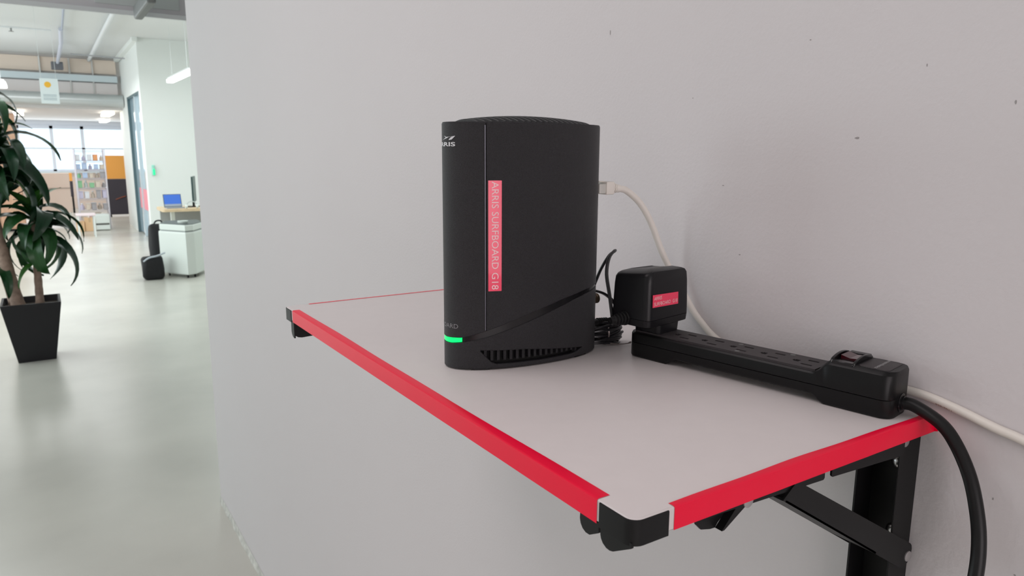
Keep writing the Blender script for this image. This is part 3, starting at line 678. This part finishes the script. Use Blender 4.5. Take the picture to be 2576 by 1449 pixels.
for x, y in ((-.20, .02), (-.03, -.31), (.06, -.27), (.18, .28), (-.12, .30)):
    bm = BM(); tube(bm, [V(x-.010, y, .024), V(x+.010, y, .024)], .024, 12); box(bm, x-.014, x+.014, y-.01, y+.01, .03, .05); obj('caster', bm, M_rub, cb)
simple('dish', loft(BM(), [[V(.93+r*math.cos(k*PI/10), 10.05+r*math.sin(k*PI/10), z) for k in range(20)] for z, r in ((.6825, .050), (.695, .062), (.715, .064), (.716, .058), (.700, .050))]), M_cab, 'round white dish on top of the white cabinet', 'dish', smooth=True)
# bags
M_bag = mat('black_fabric', (.010, .010, .012), .7, bump=.5, bscale=30, ndist=.01)
def blob_box(x0, x1, y0, y1, z0, z1, bev, seed, amt=.02):
    bm = bx(x0, x1, y0, y1, z0, z1, bev=bev, seg=4); bmesh.ops.subdivide_edges(bm, edges=bm.edges[:], cuts=1, use_grid_fill=True)
    for v in bm.verts:
        d = noise.noise_vector(v.co*9+V(seed, 0, 0)); f = min(1, (v.co.z-z0)/.06); v.co += V(d.x*amt, d.y*amt, d.z*amt*f)
    return bm
b1 = simple('duffel_bag', blob_box(-.11, .13, -.12, .10, .002, .29, .05, 1), M_bag, 'black duffel bag lying on the floor beside the white cabinet', 'bag', smooth=True); b1.location = (.53, 10.02, 0)
obj('strap', tube(BM(), catmull([V(-.10, -.10, .24), V(-.04, -.12, .285), V(.06, -.11, .305), V(.15, -.06, .33)], 5), .011, 8), mat('grey_strap', (.50, .55, .60), .5), b1, True)
b2 = simple('backpack', blob_box(-.06, .24, -.11, .11, .002, .62, .06, 5, .03), M_bag, 'tall black backpack standing behind the duffel bag', 'bag', smooth=True); b2.location = (.68, 10.85, 0)
obj('handle', tube(BM(), catmull([V(.0, 0, .60), V(.03, 0, .655), V(.09, 0, .66), V(.12, 0, .60)], 5), .010, 8), M_bag, b2, True)
# desk and things on it
M_wood = mat('pale_wood', (.80, .62, .40), .45, noise_amt=.1, nscale=8, stretch=(1, 8, 1))
dk = thing('desk', 'pale wood desk on a white pedestal leg before the bright wall', 'desk', (1.5, 11.9, 0))
bm = loft(BM(), [[V(x, y, z) for x, y in rrect(-.60, .80, -.33, .36, .05, 4)] for z in (.720, .724, .756, .760)]); obj('desktop', bm, M_wood, dk)
obj('leg', bx(-.455, -.405, -.05, .05, .03, .72), M_cab, dk); obj('leg', bx(.55, .60, -.05, .05, .03, .72), M_cab, dk)
obj('foot', bx(-.48, -.38, -.30, .30, 0, .03, bev=.008), M_cab, dk); obj('foot', bx(.52, .63, -.30, .30, 0, .03, bev=.008), M_cab, dk)
obj('modesty_panel', bx(-.56, .70, .30, .32, .25, .715), mat('grey_panel', (.42, .44, .44), .6), dk)
DZ = .760
lp = thing('laptop', 'open laptop with blue screen on the pale wood desk', 'laptop', (1.09, 11.82, DZ), .08)
obj('keyboard_base', bx(-.125, .125, -.13, .05, 0, .014, bev=.003), mat('grey_metal', (.32, .34, .36), .4), lp)
T = Matrix.Translation((0, .05, .012)) @ Matrix.Rotation(-.25, 4, 'X')
lid = obj('screen_lid', bx(-.125, .125, 0, .008, 0, .195, bev=.002, mtx=None), mat('dark_bezel', (.10, .13, .16), .4), lp); lid.matrix_local = T
scn = obj('screen', bx(-.116, .116, -.0012, -.0002, .045, .187), mat('blue_screen', (.02, .06, .25), .3, emit=(.06, .16, .55), es=.9), lid)
obj('screen_taskbar', bx(-.116, .116, -.0012, -.0002, .010, .045), mat('grey_screen', (.2, .22, .24), .3, emit=(.25, .3, .36), es=.8), lid)
mo = thing('monitor', 'dark monitor seen edge-on at the right end of the pale desk', 'monitor', (1.40, 11.95, DZ), 1.33)
obj('screen_panel', bx(-.24, .24, -.012, .012, .08, .46, bev=.004), mat('dark_green_grey', (.03, .07, .07), .35), mo); obj('stand', bx(-.02, .02, .0, .03, .01, .22), M_blk, mo); obj('stand_foot', bx(-.10, .10, -.06, .10, 0, .01), M_blk, mo)
hb = thing('headphones', 'pale headphones lying on the desk beside the laptop', 'headphones', (1.300, 11.60, DZ))
obj('band', tube(BM(), [V(.075*math.cos(a), 0, .03+.075*math.sin(a)) for a in [PI*i/14 for i in range(15)]], .006, 8), mat('grey_band', (.55, .60, .60), .5), hb, True)
for s in (-1, 1): obj('ear_cup', loft(BM(), [[V(s*.075+q, .028*math.cos(k*PI/7)*f, .030+.028*math.sin(k*PI/7)*f) for k in range(14)] for q, f in ((-.015, .8), (-.008, 1), (.008, 1), (.015, .8))]), M_cab, hb, True)
# green-lit reader on the wall corner
rd = thing('card_reader', 'small wall reader with a green light at the corner of the bright wall', 'reader', (1.125, 14.1, 1.24))
obj('case', bx(-.028, .022, -.035, 0, -.06, .12, bev=.012), mat('pale_green_case', (.35, .75, .62), .4), rd)
obj('indicator', bx(-.012, .018, -.040, -.034, -.050, .05, bev=.002), mat('green_light', (0, .5, .2), .4, emit=(.02, .80, .28), es=1.0), rd)
# lamps
M_lamp = mat('lamp_glow', (1, 1, 1), .5, emit=(1.0, 1.0, .97), es=3.0)
M_lampw = mat('warm_lamp_glow', (1, 1, 1), .5, emit=(1.0, .97, .85), es=3.0)
M_hous = mat('lamp_housing', (.75, .78, .78), .5)
def lamp(name, label, loc, L, W, cz, m, rotz=0, wires=True, group=None):
    t = thing(name, label, 'lamp', loc, rotz, group)
    bm = loft(BM(), [[V(x, y, z) for x, y in rrect(-W/2, W/2, -L/2, L/2, W*.45, 4)] for z in (-.045, -.0001)]); obj('diffuser', bm, m, t)
    bm = loft(BM(), [[V(x, y, z) for x, y in rrect(-W/2*.8, W/2*.8, -L/2*.97, L/2*.97, W*.35, 4)] for z in (0, .03)]); obj('housing', bm, M_hous, t)
    if wires:
        for y in (-L*.35, L*.35): obj('hanger_wire', tube(BM(), [V(0, y, .03), V(0, y, cz-loc[2])], .0025, 6), M_hous, t)
    return t
lamp('pendant_lamp', 'long glowing white tube lamp hanging before the bright wall', (1.33, 12.0, 2.70), 1.75, .10, 3.47, M_lamp, .018)
lamp('ceiling_lamp', 'front one of two small oval lamps on the lowered ceiling by the rack', (.82, 18.4, 2.41), 1.5, .17, 2.44, M_lampw, 0, False)
lamp('ceiling_lamp', 'rear one of two small oval lamps on the lowered ceiling by the rack', (1.02, 22.2, 2.41), 1.3, .17, 2.44, M_lampw, 0, False)
lamp('ceiling_lamp', 'glowing ceiling lamp just above the plant leaves at left', (-.80, 18.9, 2.41), 1.6, .17, 2.44, M_lampw, 0, False)
lamp('pendant_lamp', 'glowing hanging lamp at the left edge above the plant', (-.95, 14.9, 2.68), 1.0, .16, 3.47, M_lampw)
# conduits, ducts and beams under the ceiling
M_duct = mat('galvanised_duct', (.60, .63, .63), .35, .6)
M_pipe = mat('painted_pipe', (.78, .80, .82), .5)
def pipe(name, pts, r, m, label, cat='pipe'):
    o = simple(name, tube(BM(), [V(*p)-V(*pts[0]) for p in pts], r, 10), m, label, cat, smooth=True); o.location = pts[0]; return o
pipe('ceiling_pipe', [(.46, 6.6, 3.40), (.50, 17.4, 3.40)], .032, M_pipe, 'pale pipe along the ceiling, nearest the bright wall')
cp = pipe('conduit', [(-.13, 8.5, 3.42), (-.02, 15.6, 3.42)], .014, mat('blue_grey_conduit', (.42, .46, .56), .5), 'thin blue-grey conduit ending in a dark box on the ceiling', 'conduit')
obj('junction_box', bx(-.03, .17, 8.55, 8.75, -.26, -.12, bev=.01), mat('dark_grey_box', (.16, .16, .18), .5), cp)
obj('drop_pipe', tube(BM(), [V(.06, 5.0, 0), V(.10, 6.6, -.02), V(.08, 8.60, -.14)], .03, 8), mat('lilac_conduit', (.62, .64, .74), .5), cp)
pipe('cross_conduit', [(.12, 15.6, 3.30), (.98, 15.6, 3.28)], .012, mat('grey_conduit', (.40, .40, .42), .5), 'thin dark conduit crossing the ceiling toward the side wall', 'conduit')
sp = pipe('sprinkler_pipe', [(-4.6, 13.2, 3.35), (-.20, 13.2, 3.35)], .013, M_pipe, 'thin pale sprinkler pipe crossing the ceiling at left', 'pipe')
for x in (1.4, 2.7, 3.9): obj('sprinkler_head', loft(BM(), [[V(x+r*math.cos(k*PI/4), r*math.sin(k*PI/4), z) for k in range(8)] for z, r in ((-.01, .012), (-.05, .012), (-.055, .035), (-.06, .035))]), mat('steel_head', (.3, .3, .3), .4), sp)
dc = pipe('round_duct', [(-4.8, 17.15, 2.60), (1.03, 17.15, 2.60)], .13, M_duct, 'long grey round duct across the room below the hanging sign', 'duct')
for i in range(8):
    x = .5+i*.7; a = [2*PI*k/20 for k in range(20)]
    obj('duct_joint', loft(BM(), [[V(x+q, .134*math.cos(t), .134*math.sin(t)) for t in a] for q in (-.015, .015)]), M_duct, dc, True)
bd = simple('ceiling_duct', bx(-4.3, 4.2, -.05, .05, 0, .46, bev=.01), mat('duct_grey', (.66, .65, .68), .4, .2), 'wide flat grey duct crossing overhead at the top edge', 'duct'); bd.location = (0, 6.05, 2.535)
obj('duct_flange', bx(-4.3, 4.2, -.062, -.045, -.012, .018), M_pipe, bd)
obj('access_panel', bx(-.12, .42, -.058, -.050, .05, .40, bev=.002), mat('pale_duct_panel', (.62, .66, .66), .35, .3), bd)
for x in (-1.4, .8): obj('duct_hanger', bx(x-.01, x+.01, -.01, .01, .46, .935), M_duct, bd)
ac = simple('ceiling_unit', bx(-.028, .028, -.40, .30, 0, .09, bev=.012), mat('mid_grey_unit', (.24, .25, .25), .5), 'dark grey narrow unit hanging just before the overhead duct', 'ceiling unit'); ac.location = (.135, 5.62, 2.485)
obj('bracket', bx(-.008, .008, -.03, .03, .09, .985), M_duct, ac)
# hanging sign
sg = thing('hanging_sign', 'white hanging sign with orange round emblem and grey text lines', 'sign', (-.346, 11.0, 2.32))
M_sgn = mat('sign_board', (.80, .87, .88), .5)
obj('board', bx(-.098, .098, -.006, .006, -.152, .152), M_sgn, sg)
bm = disc(BM(), (-.015, -.0062, .078), (0, -1, 0), .036, .002, 24); obj('round_emblem', bm, mat('orange_print', (.95, .52, .05), .5), sg)
for i, (z, l) in enumerate(((-.045, .07), (-.062, .068), (-.086, .07), (-.104, .07))): obj('text_line', bx(-.072, l, -.0078, -.0062, z-.0035, z+.0035), mat('sign_ink_%d' % i, (.42, .50, .54), .6), sg)
for x in (-.08, .08): obj('hanger_wire', tube(BM(), [V(x, 0, .152), V(x, 0, 1.15)], .0018, 6), M_hous, sg)

# wire rack with goods
M_chr = mat('chrome_wire', (.66, .62, .68), .3, .5)
RX0, RX1, RY0, RY1 = .085, .62, 17.45, 17.90
rk = thing('wire_rack', 'tall chrome wire shelving rack full of small goods beneath the far windows', 'rack', ((RX0+RX1)/2, (RY0+RY1)/2, 0))
rw, rd_ = (RX1-RX0)/2, (RY1-RY0)/2; RT = 1.62
for x in (-rw, rw):
    for y in (-rd_, rd_): obj('post', tube(BM(), [V(x, y, 0), V(x, y, RT+.02)], .013, 8), M_chr, rk, True)
levels = [.12, .38, .62, .84, 1.04, 1.22, 1.40, 1.60]
for z in levels:
    bm = BM()
    for y in (-rd_, rd_): tube(bm, [V(-rw, y, z), V(rw, y, z)], .006, 6); tube(bm, [V(-rw, y, z-.03), V(rw, y, z-.03)], .004, 6)
    for x in (-rw, rw): tube(bm, [V(x, -rd_, z), V(x, rd_, z)], .006, 6)
    for i in range(1, 16): x = -rw+2*rw*i/16; tube(bm, [V(x, -rd_, z), V(x, rd_, z)], .0025, 4)
    obj('wire_shelf', bm, M_chr, rk)
cols = [('white', (.85, .86, .90)), ('pale blue', (.52, .64, .86)), ('pink', (.84, .55, .58)), ('green', (.30, .60, .34)), ('orange', (.92, .42, .18)), ('beige', (.74, .64, .54)), ('lilac', (.66, .62, .78)), ('grey', (.42, .40, .42))]
cm = {n: mat('goods_'+n.replace(' ', '_'), c, .5) for n, c in cols}
rn = random.Random(8); gx, gy = (RX0+RX1)/2, (RY0+RY1)/2
plan = [['beige', 'pink', 'beige', 'beige'], ['lilac', 'beige', 'grey', 'beige', 'grey'], ['lilac', 'white', 'beige', 'grey', 'lilac'], ['green', 'white', 'green', 'beige', 'grey'], ['green', 'pale blue', 'beige', 'beige', 'grey'], ['pale blue', 'pale blue', 'lilac', 'pale blue', 'beige'], ['white', 'lilac', 'white', 'orange', 'beige']]
ordn = ['bottom', 'second', 'third', 'fourth', 'fifth', 'sixth', 'top']
posn = {4: ['far left', 'centre left', 'centre right', 'far right'], 5: ['far left', 'centre left', 'middle', 'centre right', 'far right']}
for li, row in enumerate(plan):
    n = len(row); wv = 2*rw/n
    for k, cn in enumerate(row):
        hmax = (levels[li+1]-levels[li])-.05; h = hmax*rn.uniform(.55, .92); wx = wv*rn.uniform(.62, .82); x = gx-rw+wv*(k+.5); z = levels[li]+.0075
        if (li+k) % 3 == 1:
            r = min(wx/2, .042); bm = loft(BM(), [[V(q*math.cos(a*PI/6), q*math.sin(a*PI/6), zz) for a in range(12)] for zz, q in ((0, r*.95), (.01, r), (h*.7, r), (h*.86, r*.45), (h, r*.42))])
            o = simple('bottle', bm, cm[cn], '%s bottle on the rack, %s on the %s shelf' % (cn, posn[n][k], ordn[li]), 'bottle', 'goods on the wire rack', True)
            obj('cap', loft(BM(), [[V(r*.46*math.cos(a*PI/5), r*.46*math.sin(a*PI/5), zz) for a in range(10)] for zz in (h, h+.022)]), cm['white'], o)
        else:
            o = simple('storage_box', bx(-wx/2, wx/2, -.13, .13, 0, h, bev=.006, seg=1), cm[cn], '%s box on the rack, %s on the %s shelf' % (cn, posn[n][k], ordn[li]), 'box', 'goods on the wire rack')
            obj('lid', bx(-wx/2-.004, wx/2+.004, -.134, .134, h, h+.012), cm[cn], o)
        o.location = (x, gy-.05+rn.uniform(-.02, .02), z)
# things on the floor by the rack
def carton(name, label, loc, a, b, c, m, rz=0):
    t = thing(name, label, 'box', loc, rz); obj('carton_body', bx(-a/2, a/2, -b/2, b/2, 0, c, bev=.004, seg=1), m, t)
    obj('flap', bx(-a/2, -.002, -b/2, b/2, c, c+.006), m, t); obj('flap', bx(.002, a/2, -b/2, b/2, c, c+.006), m, t)
    obj('packing_tape', bx(-.02, .02, -b/2-.001, b/2+.001, c*.7, c+.0075), mat('tan_tape', (.62, .42, .24), .4), t); return t
M_card = mat('cardboard', (.78, .52, .30), .8)
carton('cardboard_box', 'cardboard box on the floor to the left of the white drawer unit', (.215, 17.05, 0), .17, .25, .26, M_card)
carton('cardboard_box', 'smaller cardboard box on the floor half hidden by leaves', (.05, 17.0, 0), .12, .22, .20, M_card, .1)
du = thing('drawer_unit', 'low white drawer unit on the floor in front of the wire rack', 'drawer unit', (.445, 17.1, 0))
obj('body', bx(-.135, .135, -.14, .14, .01, .33, bev=.015), M_cab, du); obj('drawer', bx(-.125, .125, -.15, -.14, .15, .31, bev=.006), M_cab, du); obj('drawer', bx(-.125, .125, -.15, -.14, .02, .11, bev=.006), M_cab, du)
obj('drawer_gap', bx(-.12, .12, -.146, -.139, .115, .145), mat('dark_gap', (.12, .12, .11), .6), du)
# partitions: orange over black
def screen(label, x0, x1, y, z0, zm, zt):
    t = thing('partition_screen', label, 'partition', ((x0+x1)/2, y, 0)); h = (x1-x0)/2
    obj('orange_panel', bx(-h, h, -.02, .02, zm, zt, bev=.005, seg=1), mat('orange_fabric', (.88, .42, .10), .8), t)
    obj('black_panel', bx(-h, h, -.022, .022, z0, zm-.004, bev=.005, seg=1), mat('charcoal_fabric', (.055, .05, .065), .8), t)
    for x in (-h+.03, h-.03): obj('foot', bx(x-.02, x+.02, -.15, .15, 0, z0+.001), M_blk, t)
    return t
pt = screen('orange and black partition screen standing right of the wire rack', .82, 1.36, 20.6, .05, .93, 1.50)
obj('hook', tube(BM(), [V(-.10, -.03, .42), V(.02, -.035, .47), V(.13, -.03, .50)], .014, 6), mat('brown_wood', (.22, .06, .03), .5), pt)
screen('orange and black partition screen between the plant and the wire rack', -.10, .17, 22.5, .42, .83, 1.04)
# peach low screens behind the plant, warm tall cupboard at the far left
lw = thing('low_screen', 'low peach coloured desk screen behind the plant leaves', 'partition', (-.75, 19.0, 0))
obj('panel', bx(-.85, .75, -.02, .02, .25, 1.12, bev=.005, seg=1), M_peach, lw); obj('rail', bx(-.85, .75, -.03, .03, .78, .80), mat('screen_rail', (.45, .38, .34), .5), lw)
for x in (-.8, .7): obj('foot', bx(x-.02, x+.02, -.2, .2, 0, .25), M_cab, lw)
wc = thing('cupboard', 'tall warm brown cupboard at the left edge behind the plant', 'cupboard', (-1.20, 17.9, 0))
M_br = mat('warm_wood', (.66, .40, .27), .5, noise_amt=.12, nscale=6, stretch=(6, 1, 1))
obj('body', bx(-.5, .33, -.25, .25, .05, 2.32), M_br, wc)
for a, b in ((-.5, -.09), (-.08, .33)):
    d = obj('door', bx(a+.005, b-.005, -.27, -.25, .08, 2.30, bev=.004, seg=1), M_br, wc); obj('handle', tube(BM(), [V(b-.05, -.285, 1.0), V(b-.05, -.285, 1.2)], .008, 6), M_metal, d)
obj('plinth', bx(-.49, .32, -.24, .24, 0, .05), M_blk, wc)
tb = thing('side_table', 'small pale table partly hidden just behind the plant leaves', 'table', (.12, 15.9, 0))
obj('tabletop', bx(-.17, .15, -.2, .2, .40, .43, bev=.006), mat('pink_white_top', (.86, .74, .76), .5), tb)
for x in (-.14, .12):
    for y in (-.17, .17): obj('leg', bx(x-.012, x+.012, y-.012, y+.012, 0, .40), M_cab, tb)
bpy.context.view_layer.update()
